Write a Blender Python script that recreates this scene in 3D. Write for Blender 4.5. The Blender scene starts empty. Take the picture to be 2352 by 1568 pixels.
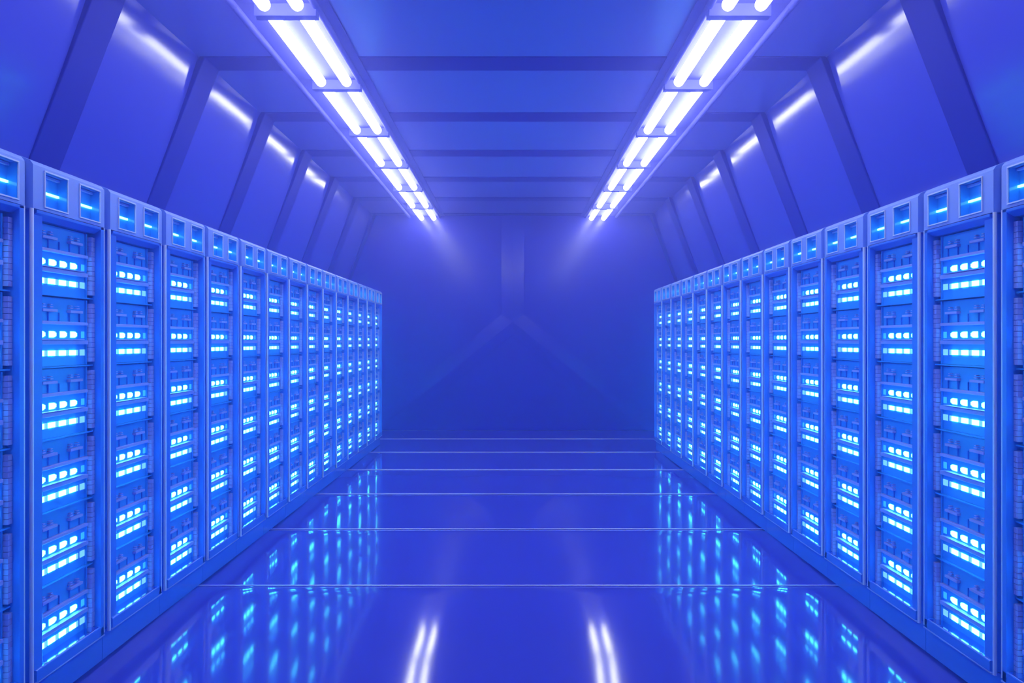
import bpy, bmesh, math, random
from mathutils import Vector
random.seed(4)
S = bpy.context.scene
COL = S.collection
F = 28.0 / 36.0 * 2352      # focal length in pixels
H = 1.4615                  # eye height

# ------------------------------------------------------------------ materials
def mat(name, base, rough=0.4, metal=0.0, spec=0.5, noise=0.0, nscale=6.0, coat=0.0, bump=0.0, bscale=1.0, bdist=0.01):
    m = bpy.data.materials.new(name); m.use_nodes = True
    nt = m.node_tree; p = nt.nodes['Principled BSDF']
    p.inputs['Base Color'].default_value = (*base, 1)
    p.inputs['Roughness'].default_value = rough
    p.inputs['Metallic'].default_value = metal
    p.inputs['Specular IOR Level'].default_value = spec
    if coat:
        p.inputs['Coat Weight'].default_value = coat
        p.inputs['Coat Roughness'].default_value = 0.05
    tc = nt.nodes.new('ShaderNodeTexCoord')
    if noise:
        n = nt.nodes.new('ShaderNodeTexNoise'); n.inputs['Scale'].default_value = nscale
        n.inputs['Detail'].default_value = 3
        r = nt.nodes.new('ShaderNodeMapRange')
        r.inputs['To Min'].default_value = max(0.02, rough - noise); r.inputs['To Max'].default_value = rough + noise
        nt.links.new(tc.outputs['Object'], n.inputs['Vector'])
        nt.links.new(n.outputs['Fac'], r.inputs['Value'])
        nt.links.new(r.outputs['Result'], p.inputs['Roughness'])
    if bump:
        n = nt.nodes.new('ShaderNodeTexNoise'); n.inputs['Scale'].default_value = bscale
        n.inputs['Detail'].default_value = 0.5
        b = nt.nodes.new('ShaderNodeBump'); b.inputs['Strength'].default_value = bump
        b.inputs['Distance'].default_value = bdist
        nt.links.new(tc.outputs['Object'], n.inputs['Vector'])
        nt.links.new(n.outputs['Fac'], b.inputs['Height'])
        nt.links.new(b.outputs['Normal'], p.inputs['Normal'])
    return m

def emis(name, col, strength, base=(0.5, 0.6, 0.9)):
    m = mat(name, base, 0.3)
    p = m.node_tree.nodes['Principled BSDF']
    p.inputs['Emission Color'].default_value = (*col, 1)
    p.inputs['Emission Strength'].default_value = strength
    return m

M = dict(
    wall=mat('wall_lacquer', (0.06, 0.07, 0.52), 0.13, spec=0.5, bump=0.10, bscale=0.9, bdist=0.05),
    back=mat('end_wall_lacquer', (0.048, 0.048, 0.58), 0.17, spec=0.5),
    ceil=mat('ceiling_lacquer', (0.20, 0.20, 0.62), 0.16, spec=0.4),
    rib=mat('rib_paint', (0.020, 0.024, 0.31), 0.6, spec=0.12, noise=0.03, nscale=5),
    floor=mat('floor_gloss', (0.065, 0.065, 0.52), 0.075, spec=0.6, bump=0.16, bscale=1.1, bdist=0.02),
    header=mat('header_enamel', (0.20, 0.34, 0.85), 0.33, spec=0.5),
    body=mat('rack_enamel', (0.045, 0.21, 0.82), 0.16, spec=0.5),
    inner=mat('inner_enamel', (0.03, 0.33, 0.90), 0.14, spec=0.6),
    bar=mat('pale_bar', (0.36, 0.40, 0.85), 0.35, spec=0.5),
    vent=mat('vent_grille', (0.42, 0.45, 0.88), 0.45, spec=0.4),
    rim=mat('pale_rim', (0.62, 0.68, 0.95), 0.3, spec=0.5),
    mirror=mat('polished_sill', (0.35, 0.55, 0.95), 0.06, metal=1.0),
    strip=mat('joint_glint', (0.75, 0.78, 1.0), 0.5, metal=1.0),
    post_glint=mat('post_pale_glint', (0.80, 0.84, 1.0), 0.38, metal=0.35),  # pale colour stands in for highlights running down the posts
    housing=mat('light_housing', (0.075, 0.08, 0.42), 0.7, spec=0.2),
    block=mat('lamp_block', (0.10, 0.11, 0.45), 0.5, spec=0.2),
    tube=emis('tube_glow', (0.84, 0.86, 1.0), 12.5),
    led=emis('led_white_cyan', (0.050, 0.60, 1.0), 22.0),
    strip_led=emis('header_strip_light', (0.16, 0.75, 1.0), 5.0),
    ledd=emis('led_lens_dim', (0.26, 0.76, 1.0), 0.75, base=(0.1, 0.4, 0.8)),
    ledb=emis('led_blue', (0.03, 0.34, 1.0), 1.1, base=(0.05, 0.3, 0.8)),
)

# ------------------------------------------------------------------ mesh helpers
class MB:
    def __init__(s): s.v = []; s.f = []; s.sm = []
    def box(s, x0, x1, y0, y1, z0, z1):
        b = len(s.v)
        for x in (x0, x1):
            for y in (y0, y1):
                for z in (z0, z1): s.v.append((x, y, z))
        for q in ((0,1,3,2),(4,6,7,5),(0,4,5,1),(2,3,7,6),(0,2,6,4),(1,5,7,3)):
            s.f.append([b+i for i in q]); s.sm.append(False)
        return s
    def prism(s, pts, a, b, axis='z'):
        """closed polygon pts (2D) extruded along axis from a to b"""
        n = len(pts); o = len(s.v)
        for t in (a, b):
            for p in pts:
                s.v.append({'z': (p[0], p[1], t), 'y': (p[0], t, p[1]), 'x': (t, p[0], p[1])}[axis])
        for i in range(n):
            j = (i+1) % n
            s.f.append([o+i, o+j, o+n+j, o+n+i]); s.sm.append(False)
        s.f.append([o+i for i in range(n)][::-1]); s.sm.append(False)
        s.f.append([o+n+i for i in range(n)]); s.sm.append(False)
        return s
    def tube(s, c0, c1, r, n=16, domed=False):
        c0 = Vector(c0); c1 = Vector(c1); d = (c1-c0).normalized()
        a = d.orthogonal().normalized(); b = d.cross(a)
        rings = []
        if domed:
            for k in range(4):
                t = k/4*math.pi/2
                rings.append((c0 - d*r*math.cos(t)*1.0 + d*r, r*max(0.02, math.sin(t))))
        else: rings.append((c0, r))
        if domed:
            rings.append((c0 + d*r, r)); rings.append((c1 - d*r, r))
            for k in range(1, 5):
                t = k/4*math.pi/2
                rings.append((c1 - d*r + d*r*math.sin(t), r*max(0.02, math.cos(t))))
        else: rings.append((c1, r))
        o = len(s.v)
        for (c, rr) in rings:
            for i in range(n):
                t = 2*math.pi*i/n
                s.v.append(tuple(c + a*rr*math.cos(t) + b*rr*math.sin(t)))
        for k in range(len(rings)-1):
            for i in range(n):
                j = (i+1) % n
                s.f.append([o+k*n+i, o+k*n+j, o+(k+1)*n+j, o+(k+1)*n+i]); s.sm.append(True)
        s.f.append([o+i for i in range(n)][::-1]); s.sm.append(False)
        s.f.append([o+(len(rings)-1)*n+i for i in range(n)]); s.sm.append(False)
        return s
    def build(s, name, m, parent=None, bevel=0, seg=2):
        me = bpy.data.meshes.new(name); me.from_pydata(s.v, [], s.f); me.update()
        bm = bmesh.new(); bm.from_mesh(me)
        bmesh.ops.recalc_face_normals(bm, faces=bm.faces)
        for e in bm.edges:
            if len(e.link_faces) == 2 and e.calc_face_angle(0) > 0.7: e.smooth = False
        bm.to_mesh(me); bm.free()
        me.polygons.foreach_set('use_smooth', s.sm)
        me.materials.append(m)
        o = bpy.data.objects.new(name, me); COL.objects.link(o)
        if parent: o.parent = parent
        if bevel:
            bv = o.modifiers.new('bevel', 'BEVEL'); bv.width = bevel; bv.segments = seg
            bv.limit_method = 'ANGLE'; bv.angle_limit = 0.6
        return o

def empty(name, loc=(0, 0, 0)):
    o = bpy.data.objects.new(name, None); COL.objects.link(o); o.location = loc
    o.empty_display_size = 0.2
    return o
def tag(o, label=None, cat=None, group=None, kind=None):
    if label: o['label'] = label
    if cat: o['category'] = cat
    if group: o['group'] = group
    if kind: o['kind'] = kind
    return o
def structure(o): o['kind'] = 'structure'; return o
def copy_tree(o, parent=None):
    c = o.copy(); COL.objects.link(c)
    if parent: c.parent = parent
    for ch in KIDS[o.name]: copy_tree(ch, c)
    return c

# ------------------------------------------------------------------ room shell
Y0, Y1 = -1.6, 13.10
KX, KZ = 2.245, H + 2.07          # inner corner of the ribs
SL = 0.3885                       # outward lean of the side walls per metre of drop
PR = 0.008                         # how far a rib stands proud
ZC = KZ + PR
off = PR * math.sqrt(1 + SL*SL)
def rib_x(z): return KX + (KZ - z)*SL
def wall_x(z): return rib_x(z) + off
XT, XB = wall_x(ZC), wall_x(0)

for s, nm in ((-1, 'wall_left'), (1, 'wall_right')):
    # the panels are cushioned: steeper near the ceiling line, following the ribs lower down
    ts = [0.0, .03, .07, .11, .16, .22, .29, .38, .5, .7, 1.0, 1.5, 2.2, 3.0, ZC]
    pr = [(wall_x(ZC - t) + 0.045*math.exp(-t/0.45), ZC - t) for t in ts]
    pts = [(s*a, b) for a, b in pr] + [(s*(XB+0.3), 0), (s*(XT+0.3), ZC)]
    m = MB().prism(pts, Y0, Y1, 'y')
    for i in range(len(ts)-1): m.sm[i] = True
    structure(m.build(nm, M['wall']))
structure(MB().box(-XT-0.3, XT+0.3, Y0, Y1, ZC, ZC+0.12).build('ceiling', M['ceil']))
structure(MB().prism([(-XB-.3, 0), (XB+.3, 0), (XT+.3, ZC+.1), (-XT-.3, ZC+.1)], Y1, Y1+0.15, 'y').build('wall_back', M['back']))
structure(MB().prism([(-XB-.3, 0), (XB+.3, 0), (XT+.3, ZC+.1), (-XT-.3, ZC+.1)], Y0-0.15, Y0, 'y').build('wall_front', M['back']))

# floor: broad pillowed slabs running from side to side, narrow grooves between
def floor():
    L = 1.44; seam0 = 4.78 - 5*L
    ss = []       # (y, z)
    k = 0
    def prof():
        pts = [(0.0, -0.012), (0.002, -0.012)]
        # near edge: tight round then long soft shoulder
        z = -0.0205; u = 0.002
        pts.append((u, -0.0255))
        pts[0] = (0.0, -0.034); pts[1] = (0.002, -0.034)
        u = 0.003; z = -0.0275; out = [(u, z)]
        def slope(u):
            if u < 0.012: 
                t = (u-0.003)/0.009; return 0.9*(1-t)**2 + 0.0
            if u < 0.42:
                return 0.012*(u-0.012)/0.408
            if u < 1.20: return 0.012
            if u < L-0.012:
                t = (u-1.20)/(L-0.012-1.20); return 0.012 - 0.10*t**2.0
            t = (u-(L-0.012))/0.009; return -0.088 - 0.9*t**2
        us = [0.003+0.0015*i for i in range(1, 7)] + [0.02+0.02*i for i in range(0, 21)] + \
             [0.5, 0.8, 1.1, 1.2] + [1.2+0.012*i for i in range(1, 19)] + [L-0.012+0.0015*i for i in range(0, 7)]
        us = sorted(set(x for x in us if 0.003 < x <= L-0.003+1e-9))
        for nu in us:
            n = 8
            for i in range(n):
                z += slope(u + (nu-u)*(i+.5)/n)*(nu-u)/n
            u = nu; out.append((u, z))
        top = max(p[1] for p in out)
        out = [(p[0], p[1]-top) for p in out]
        return [(0.0, -0.05), (0.0025, -0.05)] + out + [(L-0.0025, -0.05)]
    P = prof()
    k = 0
    y = seam0
    while y < Y1:
        for (u, z) in P:
            yy = y + u
            if Y0 - 0.1 <= yy <= Y1: ss.append((yy, z))
        y += L
    ss.append((Y1, ss[-1][1]))
    XW = XB + 0.3; v = []; f = []
    for (yy, z) in ss: v += [(-XW, yy, z), (XW, yy, z)]
    n = len(ss)
    for i in range(n-1): f.append([2*i, 2*i+1, 2*i+3, 2*i+2])
    b = len(v)
    v += [(-XW, ss[0][0], -0.2), (XW, ss[0][0], -0.2), (-XW, Y1, -0.2), (XW, Y1, -0.2)]
    f.append([b, b+2, b+3, b+1])
    f.append([0] + [b, b+1] + [1]); f.append([2*n-2, 2*n-1, b+3, b+2])
    me = bpy.data.meshes.new('floor'); me.from_pydata(v, [], f); me.update()
    me.polygons.foreach_set('use_smooth', [True]*len(f))
    me.polygons[len(f)-1].use_smooth = False
    me.materials.append(M['floor'])
    o = bpy.data.objects.new('floor', me); COL.objects.link(o)
    # keep the groove walls crisp
    bm = bmesh.new(); bm.from_mesh(me)
    for e in bm.edges:
        if len(e.link_faces) == 2 and e.calc_face_angle(0) > 0.5: e.smooth = False
    bm.to_mesh(me); bm.free()
    return structure(o)
floor()

# thin strips added along the slab joints to imitate light caught on the edges
n_trim = 1
for k in range(7):
    y = 4.78 + 1.44*(k-1)
    if y > Y1: break
    o = MB().tube((-XB+0.3, y, -0.0025), (XB-0.3, y, -0.002), 0.0042, 10).build('trim_%d' % n_trim, M['strip']); structure(o); n_trim += 1

# arched ribs: one frame per bay
RW = 0.288; RP = 1.415; R0 = 4.392
for k in range(-1, 7):
    y = R0 + RP*k
    y2 = min(y + RW, Y1 + 0.01)
    z0 = 0.0
    inner = [(-rib_x(z0), z0), (-KX, KZ), (KX, KZ), (rib_x(z0), z0)]
    outer = [(XB+0.15, z0), (wall_x(ZC-0.4)+0.15, ZC-0.4), (XT+0.02, ZC+0.02), (-XT-0.02, ZC+0.02), (-wall_x(ZC-0.4)-0.15, ZC-0.4), (-XB-0.15, z0)]
    mb = MB().prism(inner + outer, y, y2, 'y')
    o = mb.build('trim_%d' % n_trim, M['rib'], bevel=0.006, seg=2); structure(o); n_trim += 1

# ridged inverted-Y brace on the end wall
def ridge(pts_l, pts_c, pts_r, mb, depth):
    o = len(mb.v); n = len(pts_l)
    for a, c, b in zip(pts_l, pts_c, pts_r):
        mb.v += [(a[0], Y1-0.002, a[1]), (a[0], Y1-depth*0.55, a[1]), (c[0], Y1-depth, c[1]), (b[0], Y1-depth*0.55, b[1]), (b[0], Y1-0.002, b[1])]
    for i in range(n-1):
        for j in range(4):
            mb.f.append([o+5*i+j, o+5*i+j+1, o+5*i+5+j+1, o+5*i+5+j]); mb.sm.append(False)
def wp(px, py): return ((px-1178)*Y1/F, H + (784-py)*Y1/F)
mb = MB()
hw = 26
ridge([wp(1178-hw, 488), wp(1178-hw, 722)], [wp(1178, 488), wp(1178, 739)], [wp(1178, 488), wp(1178, 739)], mb, 0.05)
mb = MB()
D = 0.024
def V3(px, py, d): 
    x, z = wp(px, py); return (x, Y1 - d, z)
for s in (-1, 1):
    # half of the upright, then the leg on this side
    A = [V3(1178+s*hw, 488, 0), V3(1178+s*hw, 488, D*.5), V3(1178, 488, D)]
    B = [V3(1178+s*hw, 722, 0), V3(1178+s*hw, 722, D*.5), V3(1178, 739, D)]
    E = [V3(1178+s*352, 985, 0), V3(1178+s*352, 985, D*.5), V3(1178+s*305, 985, D)]
    Fv = [V3(1178, 768, 0), V3(1178, 768, D*.5), V3(1178, 739, D)]
    G = [V3(1178+s*263, 985, 0), V3(1178+s*263, 985, D*.5), V3(1178+s*305, 985, D)]
    for P, Q in ((A, B), (B, E), (Fv, G)):
        o = len(mb.v); mb.v += P + Q
        for j in (0, 1): mb.f.append([o+j, o+j+1, o+4+j, o+3+j]); mb.sm.append(False)
o = mb.build('trim_%d' % n_trim, M['back']); structure(o)

# ------------------------------------------------------------------ ceiling lights
BP = 1.416; B0 = 4.854
XO, XI = 1.487, 1.289
def make_light(s):
    t = empty('ceiling_light')
    h = MB()
    x0, x1 = sorted((s*1.12, s*1.745))
    h.box(x0, x1, 0.001, BP-0.001, H+2.062, H+2.068)
    h.build('housing', M['housing'], t)
    for xx in (1.20, 1.70):
        MB().tube((s*xx, 0.001, H+2.045), (s*xx, BP-0.001, H+2.045), 0.022, 18).build('rail', M['housing'], t)
    c = (XO+XI)/2
    b = MB().box(s*c-0.19, s*c+0.19, 0.0, 0.075, H+1.985, H+2.062)
    b.build('end_block', M['block'], t, bevel=0.003)
    for xx in (XO, XI):
        MB().tube((s*xx, 0.06, H+2.014), (s*xx, BP-0.055, H+2.014), 0.038, 20, domed=True).build('tube', M['tube'], t)
    return t
ordn = ['first', 'second', 'third', 'fourth', 'fifth', 'sixth', 'seventh', 'eighth', 'ninth', 'tenth', 'eleventh', 'twelfth', 'thirteenth', 'fourteenth', 'fifteenth']
KIDS = {}
def reg(o):
    pass
def kids_index():
    KIDS.clear()
    for o in bpy.data.objects: KIDS[o.name] = []
    for o in bpy.data.objects:
        if o.parent: KIDS[o.parent.name].append(o)

protos = {}
for s in (-1, 1): protos[s] = make_light(s)
for s in (-1, 1):
    kids_index()
    side = 'left' if s < 0 else 'right'
    for k in range(5, -4, -1):
        i = 5 - k
        o = protos[s] if i == 0 else copy_tree(protos[s])
        o.location = (0, B0 + BP*k, 0); o.scale = (1, 1, 1)
        if k == 5: lab = 'twin-tube white ceiling light touching the end wall, %s line of lights' % side
        elif k >= 3: lab = 'twin-tube white ceiling light, %s from the end wall in the %s line' % (ordn[i], side)
        elif k == 0: lab = 'large twin-tube white ceiling light, longest one seen whole in the %s line' % side
        elif k == 1: lab = 'twin-tube white ceiling light just beyond the longest whole one, %s line' % side
        elif k == 2: lab = 'twin-tube white ceiling light, third longest seen whole in the %s line' % side
        elif k == -1: lab = 'twin-tube white ceiling light cut by the top of the picture, %s line' % side
        else: lab = 'twin-tube white ceiling light overhead, %s behind the cut one of the %s line' % ('next' if k == -2 else 'second', side)
        tag(o, lab, 'ceiling light', 'twin-tube lights of the %s line' % side)
        if k == 5:
            # the last bay stops at the end wall
            o.scale = (1, (Y1 - 0.01 - (B0+BP*5))/BP, 1)

# ------------------------------------------------------------------ server racks
W = 0.590
DEPTH = 0.78
ZB, ZT = 0.132, 1.977          # bottom of the frame, underside of the header
MT, MH = 1.945, 0.2967         # top of the first unit, unit pitch
def make_rack(s):
    """s=-1 left row (front faces +x), s=1 right row (front faces -x); local x = s*depth, y = along the aisle"""
    def bx(mb, d0, d1, u0, u1, z0, z1):
        a, b = sorted((s*d0, s*d1)); mb.box(a, b, u0, u1, z0, z1); return mb
    t = empty('server_rack')
    # carcass: side walls, back, top and floor plates
    c = MB()
    bx(c, 0.045, DEPTH, 0.002, 0.046, ZB, 2.15)
    bx(c, 0.045, DEPTH, 0.526, W-0.002, ZB, 2.15)
    bx(c, 0.115, DEPTH, 0.046, 0.526, ZB, 2.15)
    bx(c, 0.045, 0.115, 0.046, 0.526, ZB, 0.150)
    bx(c, 0.045, 0.115, 0.046, 0.526, 1.955, 2.0)
    c.build('cabinet', M['body'], t)
    # plinth
    p = MB(); bx(p, 0.035, DEPTH-0.02, 0.002, W-0.002, 0.0, ZB)
    p.build('plinth', M['body'], t)
    # door frame: near stile, far stile, head and sill with sloping inner faces
    f = MB()
    f.prism([(s*0.013, 0.030), (s*0.013, 0.088), (s*0.060, 0.092), (s*0.060, 0.024)], ZB+0.004, ZT-0.002, 'z')
    f.prism([(s*0.0, 0.511), (s*0.0, 0.538), (s*0.060, 0.545), (s*0.060, 0.522)], ZB+0.004, ZT-0.002, 'z')
    hd = [(0.0, ZT-0.002), (0.0, ZT-0.014), (0.034, 1.945), (0.060, 1.945), (0.060, ZT-0.002)]
    sl = [(0.0, ZB+0.004), (0.0, 0.178), (0.004, 0.182), (0.060, 0.1825), (0.060, ZB+0.004)]
    for pr in (hd, sl):
        f.prism([(s*a, b) for a, b in pr], 0.030, 0.538, 'y')
    f.build('door_frame', M['body'], t, bevel=0.002)
    q = MB(); bx(q, 0.004, 0.0575, 0.094, 0.500, 0.1655, 0.184); q.build('sill_plate', M['mirror'], t)
    # sill rail in polished metal
    r = MB(); r.tube((s*0.004, 0.02, ZB), (s*0.004, 0.545, ZB), 0.005, 8); r.build('sill_rail', M['header'], t)
    # near corner post, and a thin far rod added as the frame-edge highlight
    MB().tube((s*0.008, 0.008, ZB), (s*0.008, 0.008, ZT), 0.008, 16).build('glint_post', M['post_glint'], t)
    MB().tube((s*0.008, 0.546, ZB+0.01), (s*0.008, 0.546, ZT), 0.006, 12).build('glint_post', M['post_glint'], t)
    # header with two window openings
    hz0, hz1 = ZT, 2.146
    wins = ((0.080, 0.240), (0.336, 0.497)); wz0, wz1 = 1.995, 2.130
    h = MB()
    u0, u1 = 0.004, 0.541
    bx(h, 0.0, 0.045, u0, u1, hz0, wz0); bx(h, 0.0, 0.045, u0, u1, wz1, hz1)
    for a, b in ((u0, wins[0][0]), (wins[0][1], wins[1][0]), (wins[1][1], u1)):
        bx(h, 0.0, 0.045, a, b, wz0, wz1)
    bx(h, 0.045, 0.12, u0+0.01, W-0.002, hz0, hz1)
    # sloping cap
    ca = [(0.0, hz1), (0.012, hz1+0.016), (0.055, hz1+0.034), (0.30, hz1+0.036), (0.30, hz1)]
    h.prism([(s*a, b) for a, b in ca], u0, u1, 'y')
    # recessed joint on the far side
    h.prism([(s*a, b) for a, b in ((0.028, hz0), (0.028, hz1+0.004), (0.06, hz1+0.026), (0.30, hz1+0.028), (0.30, hz0))], u1, W-0.001, 'y')
    ho = h.build('header', M['header'], t)
    MB().tube((s*0.020, 0.553, hz0), (s*0.020, 0.553, hz1), 0.009, 12).build('joint_rod', M['header'], t)
    for (a, b) in wins:
        w = MB()
        # thin rim standing proud of the header
        for q in ((a-0.005, b+0.005, wz1, wz1+0.006), (a-0.005, b+0.005, wz0-0.006, wz0), (a-0.005, a, wz0, wz1), (b, b+0.005, wz0, wz1)):
            bx(w, -0.005, 0.006, *q)
        wo = w.build('window_rim', M['rim'], ho, bevel=0.001)
        g = MB(); bx(g, 0.038, 0.0445, a, b, wz0, wz1)
        bx(g, 0.001, 0.0445, b-0.0015, b, wz0, wz1)
        bx(g, 0.001, 0.0445, a, a+0.0015, wz0, wz1)
        bx(g, 0.001, 0.0445, a, b, wz0, wz0+0.0015)
        g.build('window_recess', M['inner'], ho)
        l = MB(); bx(l, 0.030, 0.0375, a+0.002, b-0.006, 2.053, 2.062); l.build('light_strip', M['strip_led'], ho)
        q = MB(); bx(q, 0.024, 0.0375, a+0.002, b-0.010, 2.117, 2.126)
        q.build('inner_ledge', M['bar'], ho)
        for i in range(3):
            q = MB(); bx(q, 0.026, 0.0385, a+0.012+i*0.045, a+0.04+i*0.045, 1.996, 2.001)
            q.build('tab', M['bar'], ho)
    # six server units
    P0, PW = 0.206*W, 0.1335*W
    for i in range(6):
        z = MT - MH*i
        face = MB()
        bx(face, 0.058, 0.112, 0.094, 0.480, z-MH+0.008, z-0.004)
        bx(face, 0.040, 0.112, 0.094, 0.523, z-MH+0.001, z-MH+0.007)      # shelf plate between units
        bx(face, 0.050, 0.112, 0.480, 0.488, z-MH+0.008, z-0.004)
        un = face.build('server_unit', M['inner'], t)
        for (za, zb) in ((0.103, 0.116), (0.182, 0.199)):
            b = MB(); bx(b, 0.040, 0.058, 0.094, 0.478, z-zb, z-za)
            if za > 0.15: bx(b, 0.034, 0.058, 0.094, 0.440, z-za+0.002, z-za+0.005)
            b.build('shelf_bar', M['bar'], un, bevel=0.001, seg=1)
        for (fa, fb) in ((0.235, 0.409), (0.575, 0.739)):
            b = MB(); bx(b, 0.040, 0.058, fa*W, fb*W, z-0.064, z-0.0535)
            # small cable ports above the bracket
            for j in range(2):
                uu = fa*W + 0.004 + j*0.052
                bx(b, 0.044, 0.058, uu, uu+0.022, z-0.046, z-0.042)
                bx(b, 0.044, 0.058, uu+0.003, uu+0.018, z-0.036, z-0.033)
            b.build('bracket', M['bar'], un)
        # fine uprights behind the brackets
        for j in range(5):
            b = MB(); bx(b, 0.052, 0.0582, (0.20+0.133*j)*W, (0.20+0.133*j)*W+0.003, z-0.102, z-0.066)
            b.build('upright', M['body'], un)
        # slotted status lights: a half-round window crossed by upright slats
        for j in range(5):
            a = 0.221*W + 0.1335*W*j; wd = 0.053; hh = 0.0130; zc = z-0.157
            b = MB(); nb = 7
            if j < 4:
                for q in range(nb):
                    ua = a + wd*q/nb; ub = ua + wd/nb*0.62
                    tt = max(0.0, (q+0.5)/nb - 0.55)/0.45
                    hq = hh*math.sqrt(max(0.10, 1 - tt*tt))
                    bx(b, 0.0560, 0.0582, ua, ub, zc-hq, zc+hq)
                b.build('status_light', M['led'], un)
            else:
                bx(b, 0.0555, 0.0582, a+0.006, 0.476, zc-hh*1.1, zc+hh*1.1)
                b.build('status_light', M['ledb'], un)
        # broad indicator lights, each a bright lens with a dimmer side lens
        for j in range(5):
            a = P0 + PW*j
            b = MB()
            if j < 4:
                bx(b, 0.0552, 0.0582, a, a+0.050, z-0.2465, z-0.2245)
                lo = b.build('indicator_light', M['led'], un)
                b = MB(); bx(b, 0.0555, 0.0582, a+0.050, a+0.068, z-0.2475, z-0.2235)
                b.build('side_lens', M['ledd'], un)
            else:
                bx(b, 0.0552, 0.0582, a+0.004, 0.477, z-0.249, z-0.222)
                b.build('indicator_light', M['ledd'], un)
        # perforated strip beside the lights
        v = MB()
        nr = 12; zz0, zz1 = z-0.277, z-0.016
        for q in range(nr):
            za = zz0 + (zz1-zz0)*q/nr; zb = zz0 + (zz1-zz0)*(q+1)/nr - 0.0022
            for r_ in range(4):
                ua = 0.4915 + 0.0072*r_
                bx(v, 0.0315, 0.060, ua, ua+0.0062, za, zb)
        v.build('vent_strip', M['vent'], un)
    return t

A_, B_ = 1.85, 1.915
def words(n): return ordn[n-1]
cnt = {-1: 15, 1: 14}
for s in (-1, 1):
    proto = make_rack(s)
    kids_index()
    side = 'left' if s < 0 else 'right'
    n = cnt[s]
    x = -A_ if s < 0 else B_
    y00 = 3.658 if s < 0 else 3.758
    for i in range(n):                    # i = 0 nearest, partly cut by the picture edge
        o = proto if i == 0 else copy_tree(proto)
        o.location = (x, y00 + W*(i-2), 0)
        j = n - i                         # counted from the end wall
        if i == 0: lab = 'blue server rack cut off by the %s edge of the picture, nearest of its row' % side
        elif i == 1: lab = 'blue server rack seen whole and largest in the %s row' % side
        elif i < 7: lab = 'blue server rack in the %s row, %s beyond the largest one seen whole' % (side, words(i-1))
        elif j == 1: lab = 'blue server rack at the far end of the %s row, nearest the end wall' % side
        else: lab = 'narrow-looking blue server rack in the %s row, %s from the far end' % (side, words(j))
        tag(o, lab, 'server rack', 'server racks of the %s row' % side)

# ------------------------------------------------------------------ world, camera
w = bpy.data.worlds.new('world'); S.world = w; w.use_nodes = True
w.node_tree.nodes['Background'].inputs['Color'].default_value = (0.03, 0.05, 0.5, 1)
w.node_tree.nodes['Background'].inputs['Strength'].default_value = 0.3
nt = w.node_tree       # thin blue haze filling the hall
vs = nt.nodes.new('ShaderNodeVolumeScatter')
vs.inputs['Color'].default_value = (0.24, 0.26, 1.0, 1)
vs.inputs['Density'].default_value = 0.065
vs.inputs['Anisotropy'].default_value = 0.84
nt.links.new(vs.outputs['Volume'], nt.nodes['World Output'].inputs['Volume'])
S.cycles.volume_bounces = 1
cam = bpy.data.cameras.new('camera'); co = bpy.data.objects.new('camera', cam); COL.objects.link(co)
cam.lens = 28; cam.sensor_width = 36; cam.sensor_fit = 'HORIZONTAL'
cam.shift_x = -1.5/2352
cam.clip_start = 0.05
co.location = (0, 0, H); co.rotation_euler = (math.pi/2, 0, 0)
S.camera = co
S.view_settings.view_transform = 'Standard'; S.view_settings.look = 'None'
S.view_settings.exposure = 0.0; S.view_settings.gamma = 1.0
S.view_settings.use_curve_mapping = False
S.cycles.max_bounces = 6; S.cycles.diffuse_bounces = 4; S.cycles.glossy_bounces = 3
S.cycles.use_light_tree = False
for k in ('led', 'ledd', 'ledb', 'strip_led'): M[k].cycles.emission_sampling = 'NONE'
